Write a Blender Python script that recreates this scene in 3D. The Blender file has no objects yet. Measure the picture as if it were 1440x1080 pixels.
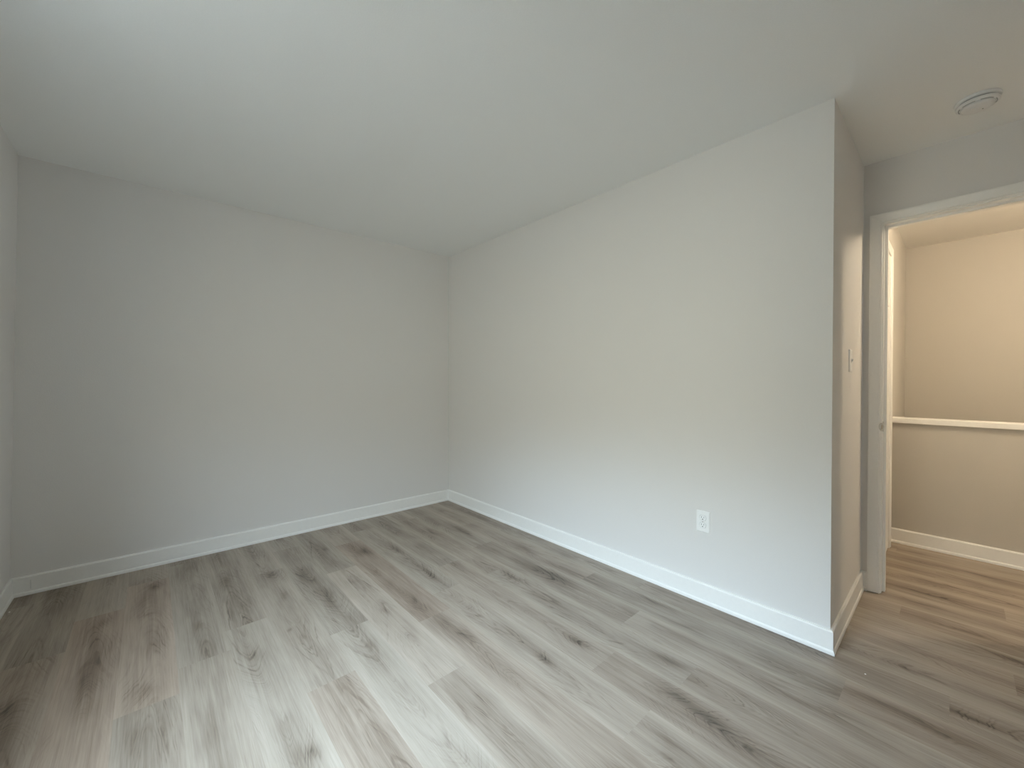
import bpy, bmesh, math, random
import numpy as np
from mathutils import Vector, Matrix

C = bpy.context.scene.collection
scene = bpy.context.scene

# ------------------------------------------------------------------ camera
F_PX = 563.85
YAW, PIT, ROL = math.radians(42.045), math.radians(-0.444), math.radians(0.113)
fw = Vector((math.sin(YAW) * math.cos(PIT), math.cos(YAW) * math.cos(PIT), math.sin(PIT)))
rt = Vector((math.cos(YAW), -math.sin(YAW), 0))
up = rt.cross(fw)
r2 = math.cos(ROL) * rt + math.sin(ROL) * up
u2 = -math.sin(ROL) * rt + math.cos(ROL) * up
cd = bpy.data.cameras.new('camera')
cam = bpy.data.objects.new('camera', cd)
C.objects.link(cam)
cd.sensor_fit = 'HORIZONTAL'
cd.sensor_width = 36.0
cd.lens = 36.0 * F_PX / 1440.0
cd.clip_start = 0.02
m = Matrix.Identity(4)
for i in range(3):
    m[i][0], m[i][1], m[i][2] = r2[i], u2[i], -fw[i]
m[0][3], m[1][3], m[2][3] = -2.2268, -3.4192, 1.1991
cam.matrix_world = m
scene.camera = cam

# ------------------------------------------------------------------ view, world, daylight
vs = scene.view_settings
vs.view_transform = 'Standard'
vs.look = 'None'
vs.gamma = 1.0
vs.use_curve_mapping = False
vs.exposure = 2.3

world = bpy.data.worlds.new('overcast_sky')
scene.world = world
world.use_nodes = True
wn = world.node_tree
wn.nodes.clear()
wo = wn.nodes.new('ShaderNodeOutputWorld')
bg = wn.nodes.new('ShaderNodeBackground')
SKY_STRENGTH = 6.0
tc = wn.nodes.new('ShaderNodeTexCoord')
sx = wn.nodes.new('ShaderNodeSeparateXYZ')
wn.links.new(tc.outputs['Generated'], sx.inputs[0])


def wmap(src, a, b, c, d, smooth=True):
    n = wn.nodes.new('ShaderNodeMapRange')
    if smooth:
        n.interpolation_type = 'SMOOTHSTEP'
    for k, v in (('From Min', a), ('From Max', b), ('To Min', c), ('To Max', d)):
        n.inputs[k].default_value = v
    wn.links.new(src, n.inputs['Value'])
    return n.outputs[0]


def wmath(op, a, b):
    n = wn.nodes.new('ShaderNodeMath')
    n.operation = op
    for k, v in enumerate((a, b)):
        if isinstance(v, (int, float)):
            n.inputs[k].default_value = v
        else:
            wn.links.new(v, n.inputs[k])
    return n.outputs[0]


# open sky above a treeline; taller trees stand to one side of the window (towards -y)
SKY_LO, SKY_HI, SIDE_A, SIDE_B, SIDE_MIN, FAR_MIN = 0.28, 0.46, -0.72, -0.40, 0.72, 0.30
SKY_COL, TREE_COL, LAWN_COL = (0.74, 0.93, 1.08, 1), (0.285, 0.288, 0.237, 1), (0.075, 0.080, 0.075, 1)
open_sky = wmap(sx.outputs['Z'], SKY_LO, SKY_HI, 0.0, 1.0)
side = wmath('DIVIDE', sx.outputs['Y'], wmath('MAXIMUM', wmath('MULTIPLY', sx.outputs['X'], -1.0), 0.05))
gap = wmap(side, SIDE_A, SIDE_B, SIDE_MIN, 1.0)
zen = wmap(sx.outputs['Z'], 0.2, 1.0, 0.8, 1.6, False)
mask = wmath('MULTIPLY', open_sky, gap)


def wmix(fac, a, b):
    n = wn.nodes.new('ShaderNodeMix')
    n.data_type = 'RGBA'
    for k, v in (('Factor', fac), ('A', a), ('B', b)):
        if isinstance(v, tuple):
            n.inputs[k].default_value = v
        else:
            wn.links.new(v, n.inputs[k])
    return n.outputs['Result']


low = wmix(wmap(sx.outputs['Z'], -0.55, -0.02, 0.0, 1.0), LAWN_COL, TREE_COL)
low = wmix(wmap(side, 0.17, 0.36, 1.0, 0.30), (0.0, 0.0, 0.0, 1), low)   # dims trees and lawn on the other side, added to darken the doorway wall
wn.links.new(wmix(mask, low, SKY_COL), bg.inputs[0])
far = wmap(side, 0.27, 0.52, 1.0, FAR_MIN)
wn.links.new(wmath('MULTIPLY', wmath('MULTIPLY', zen, far), SKY_STRENGTH), bg.inputs['Strength'])
wn.links.new(bg.outputs[0], wo.inputs[0])

# window opening in the left wall (daylight enters here)
WIN_Y0, WIN_Y1, WIN_Z0, WIN_Z1 = -3.02, -1.78, 0.85, 2.12
pl = bpy.data.lights.new('window_portal', 'AREA')
pl.shape = 'RECTANGLE'
pl.size, pl.size_y = WIN_Z1 - WIN_Z0, WIN_Y1 - WIN_Y0
pl.cycles.is_portal = True
po = bpy.data.objects.new('window_portal', pl)
po.location = (-2.86, (WIN_Y0 + WIN_Y1) / 2, (WIN_Z0 + WIN_Z1) / 2)
po.rotation_euler = (0, math.radians(-90), 0)
C.objects.link(po)
LAMP_STRENGTH = 182.0

scene.cycles.max_bounces = 16
scene.cycles.diffuse_bounces = 10
scene.cycles.sample_clamp_indirect = 8.0


# ------------------------------------------------------------------ materials
def new_mat(name):
    mt = bpy.data.materials.new(name)
    mt.use_nodes = True
    nt = mt.node_tree
    return mt, nt, nt.nodes['Principled BSDF']


def paint(name, col, rough, bump=0.0, scale=220.0, spec=0.4):
    mt, nt, b = new_mat(name)
    b.inputs['Roughness'].default_value = rough
    b.inputs['Specular IOR Level'].default_value = spec
    tcn = nt.nodes.new('ShaderNodeTexCoord')
    n = nt.nodes.new('ShaderNodeTexNoise')
    n.inputs['Scale'].default_value = scale
    n.inputs['Detail'].default_value = 3
    nt.links.new(tcn.outputs['Object'], n.inputs['Vector'])
    mx = nt.nodes.new('ShaderNodeMix')
    mx.data_type = 'RGBA'
    mx.inputs['A'].default_value = (*[c * 0.975 for c in col], 1)
    mx.inputs['B'].default_value = (*[min(1, c * 1.025) for c in col], 1)
    nt.links.new(n.outputs['Fac'], mx.inputs['Factor'])
    nt.links.new(mx.outputs['Result'], b.inputs['Base Color'])
    if bump:
        bp = nt.nodes.new('ShaderNodeBump')
        bp.inputs['Strength'].default_value = bump
        bp.inputs['Distance'].default_value = 0.002
        nt.links.new(n.outputs['Fac'], bp.inputs['Height'])
        nt.links.new(bp.outputs['Normal'], b.inputs['Normal'])
    return mt


M_WALL = paint('grey_wall_paint', (0.775, 0.765, 0.755), 0.75, 0.25, 260, 0.25)
M_HALL = paint('dimmed_hall_wall_paint', (0.58, 0.555, 0.515), 0.75, 0.25, 260, 0.25)  # room wall paint, darkened so the lamplit hall renders less bright
M_HALLCEIL = paint('hall_ceiling_paint', (0.90, 0.88, 0.85), 0.9, 0.25, 200, 0.15)
M_CEIL = paint('flat_white_ceiling_paint', (0.885, 0.90, 0.90), 0.9, 0.25, 200, 0.15)
M_TRIM = paint('semi_gloss_white_trim', (0.90, 0.90, 0.885), 0.32, 0.05, 60, 0.5)
M_PLASTIC = paint('white_plastic', (0.92, 0.93, 0.93), 0.35, 0.0, 40, 0.5)
M_DETECT = paint('detector_plastic', (0.80, 0.81, 0.82), 0.5, 0.0, 40, 0.4)
M_DARK = paint('dark_slot', (0.03, 0.03, 0.03), 0.6, 0.0, 40, 0.3)
M_VENT = paint('shaded_vent_plastic', (0.34, 0.36, 0.37), 0.6, 0.0, 40, 0.3)
M_SUB = paint('subfloor', (0.25, 0.23, 0.2), 0.9, 0.0, 40, 0.1)


def metal(name, col, rough):
    mt, nt, b = new_mat(name)
    b.inputs['Base Color'].default_value = (*col, 1)
    b.inputs['Metallic'].default_value = 1.0
    n = nt.nodes.new('ShaderNodeTexNoise')
    n.inputs['Scale'].default_value = 90
    m_ = nt.nodes.new('ShaderNodeMapRange')
    m_.inputs['To Min'].default_value = rough * 0.8
    m_.inputs['To Max'].default_value = rough * 1.2
    nt.links.new(n.outputs['Fac'], m_.inputs['Value'])
    nt.links.new(m_.outputs[0], b.inputs['Roughness'])
    return mt


M_STEEL = metal('brushed_steel', (0.55, 0.53, 0.49), 0.35)


def wood_floor():
    mt, nt, b = new_mat('grey_oak_planks')
    L = nt.links.new

    def attr(nm):
        a = nt.nodes.new('ShaderNodeAttribute')
        a.attribute_name = nm
        return a.outputs['Fac']

    def mth(op, a, bb=None, c=None, clamp=False):
        n = nt.nodes.new('ShaderNodeMath')
        n.operation = op
        n.use_clamp = clamp
        for k, v in enumerate((a, bb, c)):
            if v is None:
                continue
            if isinstance(v, (int, float)):
                n.inputs[k].default_value = v
            else:
                L(v, n.inputs[k])
        return n.outputs[0]

    phase, fig, tone, pid, red = attr('phase'), attr('figure'), attr('tone'), attr('pid'), attr('red')
    tcn = nt.nodes.new('ShaderNodeTexCoord')
    cmb = nt.nodes.new('ShaderNodeCombineXYZ')
    L(mth('MULTIPLY', pid, 7.31), cmb.inputs['X'])
    L(mth('MULTIPLY', pid, 3.17), cmb.inputs['Y'])
    L(mth('MULTIPLY', pid, 1.77), cmb.inputs['Z'])
    add = nt.nodes.new('ShaderNodeVectorMath')
    add.operation = 'ADD'
    L(tcn.outputs['Object'], add.inputs[0])
    L(cmb.outputs[0], add.inputs[1])

    def noise(sc, detail, rough=0.55, dist=0.0):
        mp = nt.nodes.new('ShaderNodeMapping')
        mp.inputs['Scale'].default_value = sc
        L(add.outputs[0], mp.inputs['Vector'])
        n = nt.nodes.new('ShaderNodeTexNoise')
        n.inputs['Scale'].default_value = 1.0
        n.inputs['Detail'].default_value = detail
        n.inputs['Roughness'].default_value = rough
        n.inputs['Distortion'].default_value = dist
        L(mp.outputs[0], n.inputs['Vector'])
        return n.outputs['Fac']

    fibre = noise((420, 9, 1), 3)
    grain = noise((170, 4, 1), 3)
    streak = noise((70, 2.2, 1), 4)
    cloud = noise((14, 2.6, 1), 3)
    wob = noise((34, 5, 1), 3)
    ph = mth('ADD', phase, mth('MULTIPLY', wob, 1.9))

    def noise1(src, k):
        n = nt.nodes.new('ShaderNodeTexNoise')
        n.noise_dimensions = '1D'
        n.inputs['Scale'].default_value = 1.0
        n.inputs['Detail'].default_value = 2
        L(mth('MULTIPLY_ADD', src, k, mth('MULTIPLY', pid, 5.37)), n.inputs['W'])
        return n.outputs['Fac']

    # growth rings of uneven width and strength
    ph2 = mth('ADD', ph, mth('MULTIPLY', noise1(ph, 0.55), 2.6))
    s = mth('SINE', mth('MULTIPLY', ph2, 2 * math.pi))
    ring = mth('POWER', mth('MULTIPLY_ADD', s, 0.5, 0.5), 2.0)
    rmod = nt.nodes.new('ShaderNodeMapRange')
    rmod.inputs['From Min'].default_value = 0.34
    rmod.inputs['From Max'].default_value = 0.64
    rmod.inputs['To Min'].default_value = 0.1
    rmod.inputs['To Max'].default_value = 1.25
    L(noise1(ph, 0.9), rmod.inputs['Value'])
    lmod = nt.nodes.new('ShaderNodeMapRange')
    lmod.inputs['From Min'].default_value = 0.35
    lmod.inputs['From Max'].default_value = 0.62
    lmod.inputs['To Min'].default_value = 0.25
    lmod.inputs['To Max'].default_value = 1.1
    L(noise((60, 14, 1), 3), lmod.inputs['Value'])
    ring = mth('MULTIPLY', mth('MULTIPLY', ring, rmod.outputs[0]), lmod.outputs[0])
    patch = noise((9, 2.0, 1), 2)
    pmask = nt.nodes.new('ShaderNodeMapRange')
    pmask.inputs['From Min'].default_value = 0.42
    pmask.inputs['From Max'].default_value = 0.66
    L(patch, pmask.inputs['Value'])
    ramp_amp = mth('ADD', mth('MULTIPLY', pmask.outputs[0], 0.24), mth('MULTIPLY', fig, 0.36))
    dark = mth('MULTIPLY', ring, ramp_amp)
    dark = mth('ADD', dark, mth('MULTIPLY', fig, 0.60))
    dark = mth('ADD', dark, mth('MULTIPLY', mth('SUBTRACT', fibre, 0.5), 0.30))
    dark = mth('ADD', dark, mth('MULTIPLY', mth('SUBTRACT', grain, 0.5), 0.30))
    dark = mth('ADD', dark, mth('MULTIPLY', mth('SUBTRACT', streak, 0.5), 0.38))
    dark = mth('ADD', dark, mth('MULTIPLY', mth('SUBTRACT', cloud, 0.5), 0.38))
    dark = mth('ADD', dark, mth('MULTIPLY', tone, 1.0), clamp=True)
    rampn = nt.nodes.new('ShaderNodeValToRGB')
    e = rampn.color_ramp.elements
    e[0].position, e[0].color = 0.0, (0.515, 0.458, 0.395, 1)
    e[1].position, e[1].color = 1.0, (0.085, 0.068, 0.054, 1)
    for p_, c_ in ((0.35, (0.384, 0.334, 0.279, 1)), (0.62, (0.246, 0.204, 0.164, 1))):
        k = e.new(p_)
        k.color = c_
    L(dark, rampn.inputs[0])
    mx = nt.nodes.new('ShaderNodeMix')
    mx.data_type = 'RGBA'
    mx.blend_type = 'MULTIPLY'
    mx.inputs['B'].default_value = (1.06, 0.95, 0.90, 1)
    L(red, mx.inputs['Factor'])
    L(rampn.outputs[0], mx.inputs['A'])
    L(mx.outputs['Result'], b.inputs['Base Color'])
    L(mth('MULTIPLY_ADD', fibre, 0.12, 0.40), b.inputs['Roughness'])
    b.inputs['Specular IOR Level'].default_value = 0.4
    bp = nt.nodes.new('ShaderNodeBump')
    bp.inputs['Strength'].default_value = 0.12
    bp.inputs['Distance'].default_value = 0.0006
    L(fibre, bp.inputs['Height'])
    L(bp.outputs['Normal'], b.inputs['Normal'])
    return mt


M_FLOOR = wood_floor()


def glow(name, col, strength):
    mt, nt, b = new_mat(name)
    b.inputs['Base Color'].default_value = (0.8, 0.78, 0.72, 1)
    b.inputs['Emission Color'].default_value = (*col, 1)
    b.inputs['Emission Strength'].default_value = strength
    return mt


M_GLOBE = glow('lit_bulb', (1.0, 0.815, 0.575), LAMP_STRENGTH)


# ------------------------------------------------------------------ helpers
def link_mesh(name, verts, faces, mat, parent=None, smooth=False):
    me = bpy.data.meshes.new(name)
    me.from_pydata([tuple(v) for v in verts], [], faces)
    bm = bmesh.new()
    bm.from_mesh(me)
    bmesh.ops.recalc_face_normals(bm, faces=bm.faces)
    bm.to_mesh(me)
    bm.free()
    me.materials.append(mat)
    if smooth:
        me.polygons.foreach_set('use_smooth', [True] * len(me.polygons))
    o = bpy.data.objects.new(name, me)
    C.objects.link(o)
    if parent is not None:
        o.parent = parent
    return o


class MB:
    """collects closed pieces that become one mesh"""

    def __init__(self):
        self.v, self.f = [], []

    def piece(self, verts, faces):
        k = len(self.v)
        self.v += [tuple(p) for p in verts]
        self.f += [tuple(i + k for i in fc) for fc in faces]
        return self

    def hexa(self, a, b):
        """a, b: two matching quads"""
        return self.piece(list(a) + list(b), [(0, 1, 2, 3), (7, 6, 5, 4), (0, 4, 5, 1), (1, 5, 6, 2),
                                              (2, 6, 7, 3), (3, 7, 4, 0)])

    def box(self, x0, x1, y0, y1, z0, z1):
        return self.hexa([(x0, y0, z0), (x1, y0, z0), (x1, y1, z0), (x0, y1, z0)],
                         [(x0, y0, z1), (x1, y0, z1), (x1, y1, z1), (x0, y1, z1)])

    def sections(self, rings):
        """loft closed rings, capped"""
        n = len(rings[0])
        vs_, fs = [], []
        for r in rings:
            vs_ += r
        for i in range(len(rings) - 1):
            for j in range(n):
                k = (j + 1) % n
                fs.append((i * n + j, i * n + k, (i + 1) * n + k, (i + 1) * n + j))
        fs.append(tuple(range(n)))
        fs.append(tuple(range((len(rings) - 1) * n, len(rings) * n)))
        return self.piece(vs_, fs)

    def lathe(self, prof, seg=48, centre=(0, 0, 0)):
        """prof: (radius, z) from the axis outwards and back to the axis"""
        vs_, fs = [], []
        idx = []
        for r, z in prof:
            if r < 1e-6:
                idx.append([len(vs_)])
                vs_.append((centre[0], centre[1], centre[2] + z))
            else:
                row = []
                for s in range(seg):
                    a = 2 * math.pi * s / seg
                    row.append(len(vs_))
                    vs_.append((centre[0] + r * math.cos(a), centre[1] + r * math.sin(a), centre[2] + z))
                idx.append(row)
        for a, b in zip(idx[:-1], idx[1:]):
            if len(a) == 1 and len(b) == 1:
                continue
            for s in range(seg):
                t = (s + 1) % seg
                if len(a) == 1:
                    fs.append((a[0], b[s], b[t]))
                elif len(b) == 1:
                    fs.append((a[s], a[t], b[0]))
                else:
                    fs.append((a[s], a[t], b[t], b[s]))
        return self.piece(vs_, fs)

    def build(self, name, mat, parent=None, smooth=False):
        return link_mesh(name, self.v, self.f, mat, parent, smooth)


def struct(o, label=None, cat=None):
    o['kind'] = 'structure'
    if label:
        o['label'] = label
    if cat:
        o['category'] = cat
    return o


def thing(name, label, cat, loc=(0, 0, 0), group=None):
    o = bpy.data.objects.new(name, None)
    o.empty_display_size = 0.05
    C.objects.link(o)
    o.location = loc
    o['label'] = label
    o['category'] = cat
    if group:
        o['group'] = group
    return o


def bevel(o, w, seg=2):
    md = o.modifiers.new('bevel', 'BEVEL')
    md.width = w
    md.segments = seg
    md.limit_method = 'ANGLE'
    md.angle_limit = math.radians(40)
    return o


# ------------------------------------------------------------------ dimensions (metres)
H = 2.44
W = 2.806            # left wall x = -W at the floor; it leans in by LEAN at the ceiling
LEAN = 0.0417
SK = 0.0583          # the back wall runs a little out of square
L = 3.0533           # length of the right wall
D = 0.8316           # depth of the recess that holds the doorway
YF = -4.15           # wall behind the camera
TH = 0.115           # partition thickness
XH = D + TH          # hall side of the doorway wall
YE = -3.0933         # end wall of the hall and stairwell
XK = 1.9039          # half wall at the stairwell
XS = 3.0259          # far wall of the stairwell
YH = -6.2            # far end of the hall
YJ = -3.142          # left edge of the doorway opening
YJ2 = -3.142 - 0.765
ZD = 2.080           # top of the doorway opening


def xl(z):
    return -W + LEAN * z / H


def yb(x):
    return -SK * x / W


# ------------------------------------------------------------------ floor of planks
PW, PL, X0 = 0.1815, 1.22, -2.5105
joint = {-3: -0.35, -2: -0.12, -1: -0.795, 0: -0.50, 1: -0.215, 2: -0.045, 3: -1.09, 4: -0.54, 5: -0.235,
         6: -0.815, 7: -0.42, 8: -0.24, 9: -1.195, 10: -0.258, 11: -1.10, 12: -0.69, 13: -0.97, 14: -0.33,
         15: -1.143, 16: -0.60, 17: -0.79, 18: -0.20, 19: -1.155, 20: -0.5, 21: -0.9, 22: -0.1, 23: -0.7,
         24: -0.3, 25: -0.95}
# (row, n) -> tone of the plank that ends (towards the back wall) at joint - n * PL
tones = {(-1, 0): .05, (0, 0): .05, (0, -1): -.02, (1, 0): .0, (1, 1): .09, (1, -1): .0, (2, 0): .05, (2, 1): .05,
         (3, 0): .00, (3, -1): .10, (4, 0): .03, (4, 1): .10, (5, 0): .10, (5, 1): -.05, (6, -1): .07, (6, 0): -.08,
         (6, 1): .05, (7, 0): .12, (7, 1): .06, (8, 0): .04, (8, 1): .0, (8, 2): .0, (9, -1): .10, (9, 0): .04,
         (9, 1): .10, (10, 0): .08, (10, 1): .04, (10, 2): .06, (11, -1): .06, (11, 0): .14, (11, 1): .02,
         (12, 0): .04, (12, 1): .09, (12, 2): .10, (13, -1): .10, (13, 0): .03, (13, 1): .10, (15, 1): .02,
         (15, 2): .1, (16, 1): .02, (17, 1): .04, (17, 2): .12, (18, 2): .02, (19, 1): .10, (19, 2): -.04}
reds = {(-1, 0): .5, (0, 0): .8, (1, 0): .7, (7, 0): .6, (4, 1): .4, (7, 1): .4, (12, 2): .4, (9, 1): .3}
# dark knots and figure: x, y, half width, half length, strength
knots = [(-2.221, -.302, .030, .055, .75), (-1.104, -.647, .040, .10, .95), (-.57, -.643, .022, .12, .8),
         (-.941, -1.239, .022, .10, .75), (-.933, -.768, .030, .15, .7), (-.385, -.788, .032, .20, .85),
         (-.581, -1.598, .026, .13, .75), (-.247, -1.364, .026, .10, .7), (-.776, -2.254, .020, .075, .95),
         (-.961, -2.240, .020, .075, .9), (-1.133, -1.886, .032, .10, .65), (-1.33, -1.436, .026, .06, .6),
         (-1.156, -1.438, .026, .08, .55), (-.198, -2.315, .022, .15, .8), (-.573, -2.612, .030, .10, .7),
         (-.75, -2.713, .030, .09, .75), (-.745, -2.85, .030, .11, .75), (-.944, -2.782, .022, .06, .5),
         (-1.001, -2.815, .008, .02, .9), (-.052, -3.47, .022, .10, .85), (.533, -3.59, .022, .13, .9),
         (-.223, -3.381, .028, .13, .6), (-.209, -3.22, .026, .12, .5), (.674, -3.455, .018, .11, .8),
         (1.589, -3.539, .018, .14, .8), (1.245, -3.348, .024, .18, .7), (-2.244, -1.334, .040, .09, .55),
         (-1.846, -2.037, .035, .05, .7), (-2.62, -1.122, .03, .08, .7), (-1.387, -2.24, .006, .09, .6),
         (-1.677, -.922, .028, .10, .7), (-1.675, -.594, .034, .06, .7), (-.377, -1.75, .030, .20, .7),
         (-1.494, -1.65, .02, .05, .45), (-1.893, -.483, .035, .09, .6), (-1.894, -1.379, .035, .07, .55),
         (-1.729, -1.279, .010, .014, .9), (-2.39, -.60, .035, .06, .4), (-1.50, -1.15, .035, .22, .55),
         (-1.55, -.75, .030, .15, .45), (-2.06, -.95, .035, .07, .45), (-2.43, -1.1, .03, .14, .4),
         (-1.31, -.42, .02, .05, .6), (-.30, -2.55, .03, .2, .35), (-.02, -2.9, .03, .2, .45),
         (-.42, -3.0, .03, .2, .35), (.12, -3.3, .022, .12, .5), (.30, -3.36, .03, .15, .4), (.12, -3.62, .03, .2, .3),
         (.86, -3.33, .03, .2, .5), (1.03, -3.33, .028, .2, .55), (1.42, -3.45, .03, .2, .35),
         (-2.245, -.66, .03, .015, .5), (-.09, -.62, .03, .25, .5), (-.11, -1.6, .03, .2, .3)]


def make_floor():
    rng = random.Random(11)
    nprng = np.random.RandomState(4)
    xa, xb, ya, yb_ = -2.84, XK + 0.03, YH - 0.05, 0.075
    V, Fc = [], []
    A = {k: [] for k in ('phase', 'figure', 'tone', 'pid', 'red')}
    base = 0
    pid = 0
    kn = np.array(knots)

    def wav(t, seed, octs=4):
        r = np.random.RandomState(seed)
        out = 0
        for o in range(octs):
            out = out + np.sin(t * (2.2 * 1.9 ** o) + r.rand() * 6.28) / (1.6 ** o)
        return out / 2.2

    for row in range(-3, 26):
        x0, x1 = max(xa, X0 + PW * row), min(xb, X0 + PW * (row + 1))
        if x1 - x0 < 1e-4:
            continue
        xc = X0 + PW * (row + .5)
        for n in range(-2, 7):
            y1 = joint.get(row, -.5) - PL * n
            y0 = y1 - PL
            y0, y1 = max(y0, ya), min(y1, yb_)
            if y1 - y0 < 1e-4:
                continue
            pid += 1
            seen = y1 > -4.2
            nx = 21 if seen else 5
            ny = max(2, int((y1 - y0) / (0.02 if seen else 0.1)) + 1)
            xs, ys = np.linspace(x0, x1, nx), np.linspace(y0, y1, ny)
            X, Y = np.meshgrid(xs, ys)
            sd = 100 * (row + 5) + n + 20
            r = np.random.RandomState(sd)
            heart = xc + 0.022 * wav(Y * 1.6, sd + 7, 3) + (r.rand() - .5) * 0.05
            dx = X - heart
            yc = y0 + (y1 - y0) * r.rand()
            way = 1 if r.rand() < .5 else -1
            ph = (5.5 + 4 * r.rand()) * np.sqrt(dx ** 2 + .012 ** 2) / .09 + way * (Y - yc) * (6 + 7 * r.rand())
            ph = ph + .5 * wav(Y * 2.2 + 10 * dx, sd + 1, 3)
            for yf, am in [(y0 + (y1 - y0) * r.rand(), 2 + 2.5 * r.rand())] + \
                    [(k_[1] + way * .05, 2.8 * k_[4]) for k_ in kn if abs(k_[0] - xc) < PW / 2 and k_[2] > .017]:
                ph = ph + way * am * np.tanh((Y - yf) / .10)
            band = np.exp(-(dx / .040) ** 2)
            fg = band * np.clip(.30 + .55 * wav(Y * 2.4, sd + 3, 4), 0, 1) * .42
            # pale sapwood along the plank's edges
            edge = np.clip((np.abs(X - xc) - .050) / .035, 0, 1)
            fg = fg - .21 * edge * np.clip(.6 + .6 * wav(Y * 1.7 + (X > xc) * 5, sd + 4, 3), 0, 1)
            near = kn[(np.abs(kn[:, 0] - xc) < PW / 2) & (kn[:, 1] > y0 - .0) & (kn[:, 1] < y1 + .0)]
            for kx, ky, kw, kl, ks in near:
                wobx = .010 * wav(Y * 9, sd + 5, 2)
                g = np.exp(-((X - kx - wobx) / kw) ** 2 - ((Y - ky) / kl) ** 2)
                g2 = np.exp(-((X - kx - wobx) / (kw * .45)) ** 2 - ((Y - ky) / (kl * .5)) ** 2)
                fg = fg + ks * (.38 * g + .34 * g2)
                ph = ph + 2.2 * ks * np.exp(-((X - kx) / .035) ** 2 - ((Y - ky) / .12) ** 2)
            tn = tones.get((row, n), .05 + (r.rand() - .5) * .14) + 0.345
            rd = reds.get((row, n), .25 * r.rand())
            m_ = X.size
            V.append(np.stack([X.ravel(), Y.ravel(), np.zeros(m_)], 1))
            idx = base + np.arange(m_).reshape(ny, nx)
            Fc.append(np.stack([idx[:-1, :-1].ravel(), idx[:-1, 1:].ravel(), idx[1:, 1:].ravel(),
                                idx[1:, :-1].ravel()], 1))
            A['phase'].append(ph.ravel())
            A['figure'].append(fg.ravel())
            A['tone'].append(np.full(m_, tn))
            A['pid'].append(np.full(m_, float(pid)))
            A['red'].append(np.full(m_, rd))
            base += m_
    V, Fc = np.concatenate(V), np.concatenate(Fc)
    nv = len(V)
    # underside and sides of the floor layer
    bx = [(xa, ya), (xb, ya), (xb, yb_), (xa, yb_)]
    sv = [(x, y, 0) for x, y in bx] + [(x, y, -.06) for x, y in bx]
    sf = [(4, 7, 6, 5), (0, 4, 5, 1), (1, 5, 6, 2), (2, 6, 7, 3), (3, 7, 4, 0)]
    V = np.concatenate([V, np.array(sv, float)])
    Fc = np.concatenate([Fc, np.array(sf) + nv])
    me = bpy.data.meshes.new('floor')
    me.vertices.add(len(V))
    me.vertices.foreach_set('co', V.ravel())
    me.loops.add(Fc.size)
    me.loops.foreach_set('vertex_index', Fc.ravel().astype(np.int32))
    me.polygons.add(len(Fc))
    me.polygons.foreach_set('loop_start', np.arange(0, Fc.size, 4, dtype=np.int32))
    me.update(calc_edges=True)
    for k, v in A.items():
        a = me.attributes.new(k, 'FLOAT', 'POINT')
        d = np.zeros(len(V), np.float32)
        d[:nv] = np.concatenate(v)
        a.data.foreach_set('value', d)
    me.materials.append(M_FLOOR)
    o = bpy.data.objects.new('floor', me)
    C.objects.link(o)
    struct(o, 'grey oak look plank floor of the empty room and hall', 'floor')


make_floor()

# ------------------------------------------------------------------ ceiling and walls
TO = 0.13   # outer wall thickness
mb = MB().box(-W - TO, XH, YF - TO, 0.30, H, H + .1)
struct(mb.build('ceiling', M_CEIL), 'plain white painted ceiling above the room', 'ceiling')
mb = MB().box(XH, XS + TH, YH - TH, YE + TH, H, H + .1)
struct(mb.build('ceiling_hall', M_HALLCEIL), 'painted ceiling above the hall and stairwell', 'ceiling')

# back wall
mb = MB()
xa, xb = -W - TO, 0.0
mb.hexa([(xa, yb(xa), 0), (xb, 0, 0), (xb, .2, 0), (xa, .2, 0)],
        [(xa, yb(xa), H), (xb, 0, H), (xb, .2, H), (xa, .2, H)])
struct(mb.build('wall_back', M_WALL), 'grey painted wall facing the camera on the left', 'wall')

# right wall: the solid mass between the bedroom and the hall end, with the return face
mb = MB().box(0, D, -L, .2, 0, H)
o = mb.build('wall_right', M_WALL)
struct(o, 'grey painted wall with the outlet, ending at an outside corner', 'wall')


# left wall with the window opening
def lpanel(mb, y0, y1, z0, z1):
    mb.hexa([(xl(z0), y0, z0), (xl(z0), y1, z0), (-W - TO, y1, z0), (-W - TO, y0, z0)],
            [(xl(z1), y0, z1), (xl(z1), y1, z1), (-W - TO, y1, z1), (-W - TO, y0, z1)])


mb = MB()
lpanel(mb, YF - TO, WIN_Y0, 0, H)
lpanel(mb, WIN_Y1, yb(-W) + .003, 0, H)
lpanel(mb, WIN_Y0, WIN_Y1, 0, WIN_Z0)
lpanel(mb, WIN_Y0, WIN_Y1, WIN_Z1, H)
struct(mb.build('wall_left', M_WALL), 'grey painted wall with the window, at the left edge', 'wall')

# wall behind the camera
mb = MB().box(-W + .001, D, YF - TO, YF, 0, H)
struct(mb.build('wall_front', M_WALL), 'grey painted wall behind the camera', 'wall')

# doorway wall (recessed)
mb = MB().box(D, XH, YJ + .02, -L - .0002, 0, H).box(D, XH, YF - TO, YJ2 - .02, 0, H)
mb.box(D, XH, YJ2 - .02, YJ + .02, ZD + .02, H)
struct(mb.build('wall_door', M_WALL), 'recessed grey wall around the open doorway', 'wall')

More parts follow.
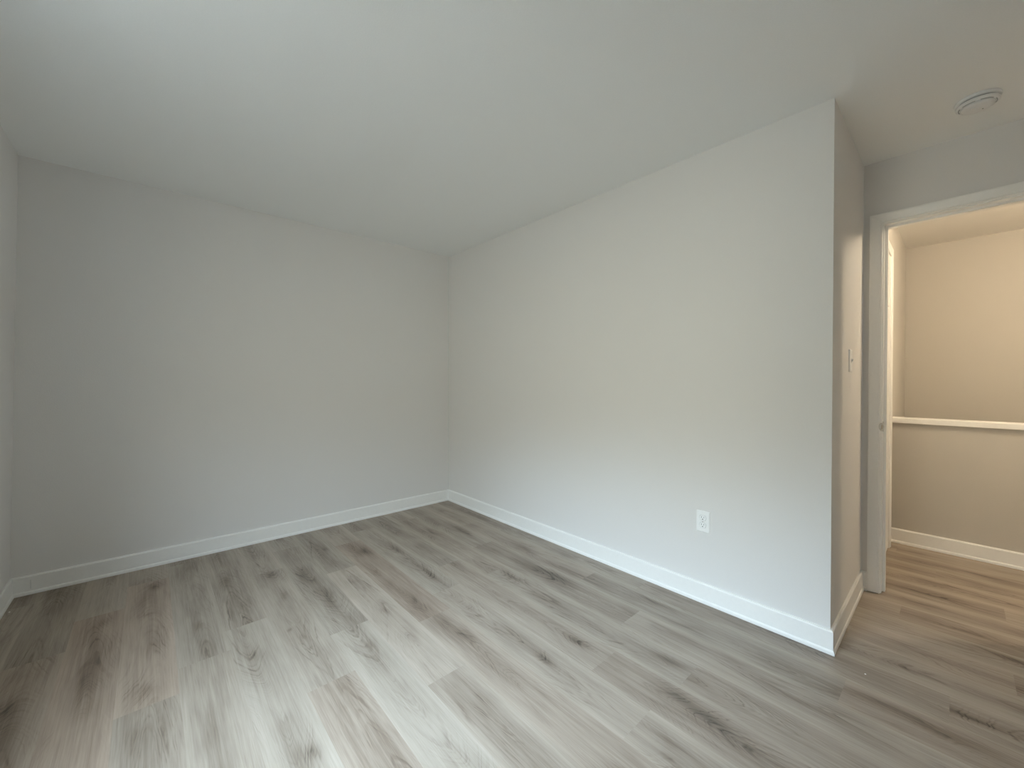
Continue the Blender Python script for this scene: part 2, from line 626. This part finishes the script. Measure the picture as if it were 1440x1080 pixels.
# hall and stairwell
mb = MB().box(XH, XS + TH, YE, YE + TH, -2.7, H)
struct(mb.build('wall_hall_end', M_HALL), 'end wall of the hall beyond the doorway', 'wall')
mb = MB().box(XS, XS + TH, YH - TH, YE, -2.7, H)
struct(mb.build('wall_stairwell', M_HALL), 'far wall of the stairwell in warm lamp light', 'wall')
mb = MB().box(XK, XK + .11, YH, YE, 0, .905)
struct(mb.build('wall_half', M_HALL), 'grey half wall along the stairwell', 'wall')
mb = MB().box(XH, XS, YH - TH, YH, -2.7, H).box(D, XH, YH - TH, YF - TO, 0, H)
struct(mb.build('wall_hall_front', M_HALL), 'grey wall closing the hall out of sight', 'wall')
mb = MB().box(XK + .03, XS, YH, YE, -2.75, -2.7)
mb.box(XK, XK + .03, YH, YE, -2.7, -.06)
struct(mb.build('floor_stairwell', M_SUB), 'bottom of the stairwell behind the half wall', 'floor')

# ------------------------------------------------------------------ window (out of the frame)
mb = MB()
fx0, fx1 = -W - TO + .02, -W - TO + .075
for (y0, y1, z0, z1) in ((WIN_Y0, WIN_Y0 + .045, WIN_Z0, WIN_Z1), (WIN_Y1 - .045, WIN_Y1, WIN_Z0, WIN_Z1),
                         (WIN_Y0 + .045, WIN_Y1 - .045, WIN_Z0, WIN_Z0 + .05),
                         (WIN_Y0 + .045, WIN_Y1 - .045, WIN_Z1 - .05, WIN_Z1)):
    mb.box(fx0, fx1, y0, y1, z0, z1)
zm = (WIN_Z0 + WIN_Z1) / 2
ym = (WIN_Y0 + WIN_Y1) / 2
wf = struct(mb.build('window_1', M_TRIM), 'white framed window in the left wall', 'window')
mb = MB().box(fx0 + .01, fx1 - .008, WIN_Y0 + .045, WIN_Y1 - .045, zm - .02, zm + .02)
mb.box(fx0 + .01, fx1 - .008, ym - .02, ym + .02, WIN_Z0 + .05, zm - .02)
mb.box(fx0 + .01, fx1 - .008, ym - .02, ym + .02, zm + .02, WIN_Z1 - .05)
mb.build('sash_bar', M_TRIM, wf)

# ------------------------------------------------------------------ baseboards
BPROF = [(0, 0), (.018, 0), (.018, .009), (.0168, .0145), (.0140, .0185), (.0120, .0195), (.0120, .0975),
         (.0108, .1005), (.0085, .1025), (.0080, .1055), (0, .106)]


def sweep_path(name, pts, seg, prof, mat, label, z0=0.0, parent=None):
    """baseboard along segment seg of a 2D polyline; the room lies to the left of the direction of travel"""
    def nrm(a, b):
        d = (Vector(b) - Vector(a)).normalized()
        return Vector((-d.y, d.x))

    n0 = nrm(pts[seg], pts[seg + 1])
    rings = []
    for e, q in ((seg, seg - 1), (seg + 1, seg + 1)):
        p = Vector(pts[e])
        if 0 <= q < len(pts) - 1:
            n1 = nrm(pts[q], pts[q + 1])
            mdir = (n0 + n1)
            mdir = mdir / (1 + n0.dot(n1))
        else:
            mdir = n0
        rings.append([(p.x + mdir.x * d, p.y + mdir.y * d, z0 + h) for d, h in prof])
    mb_ = MB().sections(rings)
    o_ = mb_.build(name, mat, parent)
    if parent is None:
        struct(o_, label, 'baseboard')
    return o_


# polyline round the room, the interior on the left-hand side: door wall -> return -> right wall -> back -> left
room = [(D, YJ + .0585), (D, -L), (0, -L), (0, 0), (-W, SK), (-W, YF), (D, YF), (D, YJ2 - .0585)]
names = [('baseboard_door', 'short white baseboard between the corner and the door casing'),
         ('baseboard_return', 'white baseboard on the short return wall'),
         ('baseboard_right', 'brightly lit white baseboard under the outlet wall'),
         ('baseboard_back', 'white baseboard along the back wall'),
         ('baseboard_left', 'white baseboard at the left edge'),
         ('baseboard_front', 'white baseboard behind the camera'),
         ('baseboard_doorside', 'white baseboard beyond the doorway')]
for k, (nm, lb) in enumerate(names):
    sweep_path(nm, room, k, BPROF, M_TRIM, lb)
sweep_path('baseboard_hall', [(XK, YH), (XK, YE)], 0, BPROF, M_TRIM,
           'white baseboard along the half wall in the hall')


bbk = bpy.data.objects['baseboard_back']
yq = yb(-2.729) - .0121
MB().box(-2.7295, -2.7285, yq - .0003, yq + .002, .030, .080).build('joint_gap', M_VENT, bbk)


# ------------------------------------------------------------------ door casing, jamb, strike plate
CPROF = [(0, 0), (0, .0085), (.0015, .0105), (.0045, .0118), (.0080, .0112), (.0095, .0090), (.0115, .0090),
         (.0125, .0108), (.020, .0118), (.032, .0140), (.044, .0160), (.050, .0165), (.0540, .0155), (.0550, .0135),
         (.0550, 0)]


def casing(xface, sgn, y0, y1, zt, zb=0.0, lift=0.003):
    """three-sided casing on the wall plane x = xface, profile growing to sgn; y0 > y1 are the inner edges"""
    rings = []
    for k in range(4):
        ring = []
        for wv, t in CPROF:
            y = (y0 + wv) if k < 2 else (y1 - wv)
            z = (zb + lift) if k in (0, 3) else zt + wv
            ring.append((xface + sgn * t, y, z))
        rings.append(ring)
    return MB().sections(rings)


struct(casing(D, -1, YJ + .005, YJ2 - .005, ZD + .005).build('trim_1', M_TRIM),
       'white moulded casing around the open doorway', 'door casing')
struct(casing(XH, 1, YJ + .005, YJ2 - .005, ZD + .005).build('trim_2', M_TRIM),
       'white casing on the hall side of the doorway', 'door casing')
mb = MB()
JX0, JX1 = D - .001, XH + .001
mb.box(JX0, JX1, YJ, YJ + .0195, 0.003, ZD)
mb.box(JX0, JX1, YJ2 - .0195, YJ2, 0.003, ZD)
mb.box(JX0, JX1, YJ2 - .0195, YJ + .0195, ZD, ZD + .0195)
sx0, sx1 = D + .040, D + .075
mb.box(sx0, sx1, YJ - .0125, YJ, 0.003, ZD)
mb.box(sx0, sx1, YJ2, YJ2 + .0125, 0.003, ZD)
mb.box(sx0, sx1, YJ2 + .0125, YJ - .0125, ZD - .0125, ZD)
jamb = struct(mb.build('trim_3', M_TRIM), 'white door jamb with stop in the open doorway', 'door jamb')

# strike plate: flat rounded plate on the jamb with a lip bent towards the room
zs = 0.945
mb = MB()


def stadium(cx_, cz_, hw, hh, n=10):
    pts = []
    for k in range(n + 1):
        a = math.pi * k / n
        pts.append((cx_ + hw * math.cos(a), cz_ + hh - hw + hw * math.sin(a)))
    for k in range(n + 1):
        a = math.pi + math.pi * k / n
        pts.append((cx_ + hw * math.cos(a), cz_ - hh + hw + hw * math.sin(a)))
    return pts


pl0 = stadium(D + .017, zs, .0125, .029)
mb.sections([[(x, YJ + .0005, z) for x, z in pl0], [(x, YJ - .0018, z) for x, z in pl0]])
lip = stadium(D - .004, zs, .011, .0165)
mb.sections([[(x, YJ + .0015 + max(0, (D - x)) * .45, z) for x, z in lip],
             [(x, YJ - .0022 + max(0, (D - x)) * .45, z) for x, z in lip]])
sp = mb.build('strike_plate', M_STEEL, jamb)
sp['label'] = 'metal strike plate on the jamb'
eo = [(YJ + .0035 + .0105 * math.cos(2 * math.pi * k / 28), zs + .0225 * math.sin(2 * math.pi * k / 28)) for k in range(28)]
ei = [(YJ + .0035 + (y - YJ - .0035) * .62, zs + (z - zs) * .72) for y, z in eo]
mb = MB()
rv, rf = [], []
for x in (D - .0105, D - .0150):
    rv += [(x, y, z) for y, z in eo] + [(x, y, z) for y, z in ei]
n = 28
for k in range(n):
    q = (k + 1) % n
    rf += [(k, q, n + q, n + k), (2 * n + k, 3 * n + k, 3 * n + q, 2 * n + q), (k, 2 * n + k, 2 * n + q, q),
           (n + k, n + q, 3 * n + q, 3 * n + k)]
mb.piece(rv, rf).build('strike_lip', M_STEEL, sp)
hole = stadium(D + .014, zs, .006, .012)
MB().sections([[(x, YJ - .0017, z) for x, z in hole], [(x, YJ - .0022, z) for x, z in hole]]).build(
    'latch_hole', M_DARK, sp)

# half wall cap
mb = MB()
prof = [(XK - .020, .894), (XK - .020, .926), (XK - .016, .930), (XK + .126, .930), (XK + .130, .926),
        (XK + .130, .894)]
mb.sections([[(x, YH, z) for x, z in prof], [(x, YE, z) for x, z in prof]])
struct(mb.build('trim_4', M_TRIM), 'white wooden cap on top of the half wall', 'cap')

# hall end door, just past the doorway: casing and slab
HX1, HX0 = 1.705, 1.705 - .69


def casing_y(yface, x0, x1, zt, lift=.003):
    rings = []
    for k in range(4):
        ring = []
        for wv, t in CPROF:
            x = (x1 + wv) if k < 2 else (x0 - wv)
            z = lift if k in (0, 3) else zt + wv
            ring.append((x, yface - t, z))
        rings.append(ring)
    return MB().sections(rings)


struct(casing_y(YE, HX0, HX1, 2.095).build('trim_5', M_TRIM), 'white casing beside the half wall in the hall',
       'door casing')
mb = MB().box(HX0, HX1, YE - .004, YE, .01, 2.09)
dr = struct(mb.build('door_1', M_TRIM), 'white closed door at the end of the hall', 'door')
mb = MB()
for x0, x1 in ((HX0 + .10, HX0 + .32), (HX1 - .32, HX1 - .10)):
    for z0, z1 in ((.20, .78), (.95, 1.60), (1.72, 1.95)):
        mb.box(x0, x1, YE - .009, YE - .004, z0, z1)
bevel(mb.build('door_panel', M_TRIM, dr), .004)

# ------------------------------------------------------------------ electrical outlet on the right wall
OY, OZ = -2.503, 0.4385
out = thing('wall_outlet', 'white duplex electrical outlet low on the grey wall', 'outlet', (0, OY, OZ))


def rrect(hw, hh, r, n=5):
    pts = []
    for cx_, cz_, a0 in ((hw - r, hh - r, 0), (-hw + r, hh - r, 90), (-hw + r, -hh + r, 180), (hw - r, -hh + r, 270)):
        for k in range(n + 1):
            a = math.radians(a0 + 90 * k / n)
            pts.append((cx_ + r * math.cos(a), cz_ + r * math.sin(a)))
    return pts


def plate_rings(hw, hh, r, steps):
    """steps: (inset, height) pairs from the wall outwards"""
    return [[(-h, y, z) for y, z in rrect(hw - i, hh - i, max(r - i, .0004))] for i, h in steps]


mb = MB().sections(plate_rings(.035, .0573, .003, [(0, 0), (0, .0025), (.001, .0042), (.003, .0055), (.006, .0060)]))
mb.build('cover_plate', M_PLASTIC, out)


def recept_outline(n=10):
    """round receptacle face with flattened top and bottom"""
    pts = []
    for k in range(48):
        a = 2 * math.pi * k / 48
        y, z = .0172 * math.cos(a), .0172 * math.sin(a)
        pts.append((y, max(-.0140, min(.0140, z))))
    return pts


for zc in (.0195, -.0195):
    ro = recept_outline()
    mb = MB().sections([[(-.0058, y, zc + z) for y, z in ro], [(-.0074, y, zc + z) for y, z in ro],
                        [(-.0080, y * .96, zc + z * .96) for y, z in ro]])
    rc = mb.build('receptacle', M_PLASTIC, out)
    MB().sections([[(-.0058, y * 1.06, zc + z * 1.06) for y, z in ro],
                   [(-.0062, y * 1.06, zc + z * 1.06) for y, z in ro]]).build('receptacle_gap_shade', M_VENT, rc)  # grey rim painted in for the shadow gap round the receptacle
    mb = MB().box(-.0083, -.0078, .0056, .0074, zc + .0005, zc + .0085)
    mb.box(-.0083, -.0078, -.0072, -.0056, zc + .0015, zc + .0080)
    gp = [(.0027 * math.cos(2 * math.pi * k / 16), zc - .0068 + .0027 * math.sin(2 * math.pi * k / 16)) for k in range(16)]
    mb.sections([[(-.0078, y, z) for y, z in gp], [(-.0083, y, z) for y, z in gp]])
    mb.build('slot', M_DARK, rc)
sc = [(.0028 * math.cos(2 * math.pi * k / 16), .0028 * math.sin(2 * math.pi * k / 16)) for k in range(16)]
MB().sections([[(-.0058, y, z) for y, z in sc], [(-.0068, y, z) for y, z in sc]]).build('screw', M_STEEL, out)

# ------------------------------------------------------------------ light switch on the return wall
SWX, SWZ = 0.425, 1.305
sw = thing('light_switch', 'white toggle light switch on the narrow return wall', 'light switch', (SWX, -L, SWZ))


def yz(rings):
    return [[(y, x, z) for x, y, z in r] for r in rings]


mb = MB().sections(yz(plate_rings(.035, .0573, .003, [(0, 0), (0, .0025), (.001, .0042), (.003, .0055), (.006, .0060)])))
mb.build('cover_plate', M_PLASTIC, sw)
mb = MB().sections([[(-.0052, -.0058, -.0120), (.0052, -.0058, -.0120), (.0052, -.0058, .0120), (-.0052, -.0058, .0120)],
                    [(-.0048, -.0075, -.0115), (.0048, -.0075, -.0115), (.0048, -.0075, .0115), (-.0048, -.0075, .0115)]])
mb.sections([[(-.0042, -.0070, -.0070), (.0042, -.0070, -.0070), (.0042, -.0070, .0060), (-.0042, -.0070, .0060)],
             [(-.0034, -.0135, .0020), (.0034, -.0135, .0020), (.0034, -.0135, .0085), (-.0034, -.0135, .0085)]])
mb.build('toggle', M_PLASTIC, sw)
for zc in (.030, -.030):
    MB().sections([[(y, -.0058, zc + z) for y, z in sc], [(y, -.0068, zc + z) for y, z in sc]]).build('screw', M_PLASTIC, sw)

# ------------------------------------------------------------------ smoke detector
sd = thing('smoke_detector', 'round white smoke detector on the ceiling by the doorway', 'smoke detector',
           (.478, -3.472, H))
MB().lathe([(0, 0), (.070, 0), (.0708, -.003), (.0702, -.0085), (.067, -.0105), (0, -.0105)]).build(
    'mounting_base', M_DETECT, sd, True)
MB().lathe([(0, -.010), (.0585, -.010), (.0585, -.0175), (0, -.0175)]).build('vent_gap', M_VENT, sd)
MB().lathe([(0, -.0165), (.0645, -.0165), (.0660, -.0185), (.0655, -.0245), (.061, -.0285), (0, -.0285)]).build(
    'housing', M_DETECT, sd, True)
for k in range(6):
    a0, a1 = math.radians(60 * k + 8), math.radians(60 * k + 52)
    rings = []
    for q in range(7):
        a = a0 + (a1 - a0) * q / 6
        rings.append([(rr * math.cos(a), rr * math.sin(a), zz) for rr, zz in
                      ((.0545, -.0282), (.0580, -.0280), (.0580, -.0291), (.0545, -.0293))])
    MB().sections(rings).build('vent_slot', M_VENT, sd)
MB().lathe([(0, -.0275), (.0515, -.0275), (.0505, -.0335), (.047, -.0375), (.036, -.0400), (0, -.0410)]).build(
    'cover_dome', M_DETECT, sd, True)
MB().lathe([(0, -.0380), (.0125, -.0380), (.0125, -.0425), (.011, -.0437), (0, -.0440)], 24, (-.014, .010, 0)).build(
    'test_button', M_DETECT, sd)
MB().lathe([(0, -.0390), (.0022, -.0390), (.0022, -.0425), (0, -.0427)], 12, (.014, -.016, 0)).build(
    'indicator_light', M_VENT, sd)

# ------------------------------------------------------------------ hall ceiling lamp (lights the hall)
lp = thing('ceiling_lamp', 'lit ceiling lamp with a bare bulb in the hall', 'lamp', (1.30, -4.31, H))
MB().lathe([(0, 0), (.062, 0), (.064, -.012), (.050, -.026), (.012, -.032), (.010, -.190), (.030, -.194), (.034, -.200),
            (0, -.200)]).build('lamp_base', M_STEEL, lp, True)
MB().lathe([(0, -.196), (.014, -.198), (.016, -.212), (.024, -.228), (.0295, -.244), (.030, -.256), (.027, -.270),
            (.019, -.281), (.010, -.286), (0, -.287)], 32).build('bulb', M_GLOBE, lp, True)

# ------------------------------------------------------------------ specks on the floor
rng = random.Random(3)
for (x, y, r, lb) in ((-2.772, -.153, .0045, 'tiny white paint fleck in the left back corner of the floor'),
                      (-.055, -3.177, .0032, 'tiny white paint fleck on the floor by the outside corner')):
    ring0 = []
    for k in range(9):
        a = 2 * math.pi * k / 9
        q = r * (.7 + .5 * rng.random())
        ring0.append((x + q * math.cos(a), y + q * math.sin(a)))
    o = MB().sections([[(a, b, 0.0) for a, b in ring0],
                       [(x + (a - x) * .7, y + (b - y) * .7, .0012) for a, b in ring0]]).build('paint_fleck', M_PLASTIC)
    o['label'] = lb
    o['category'] = 'paint fleck'
    o['group'] = 'paint flecks on the floor'
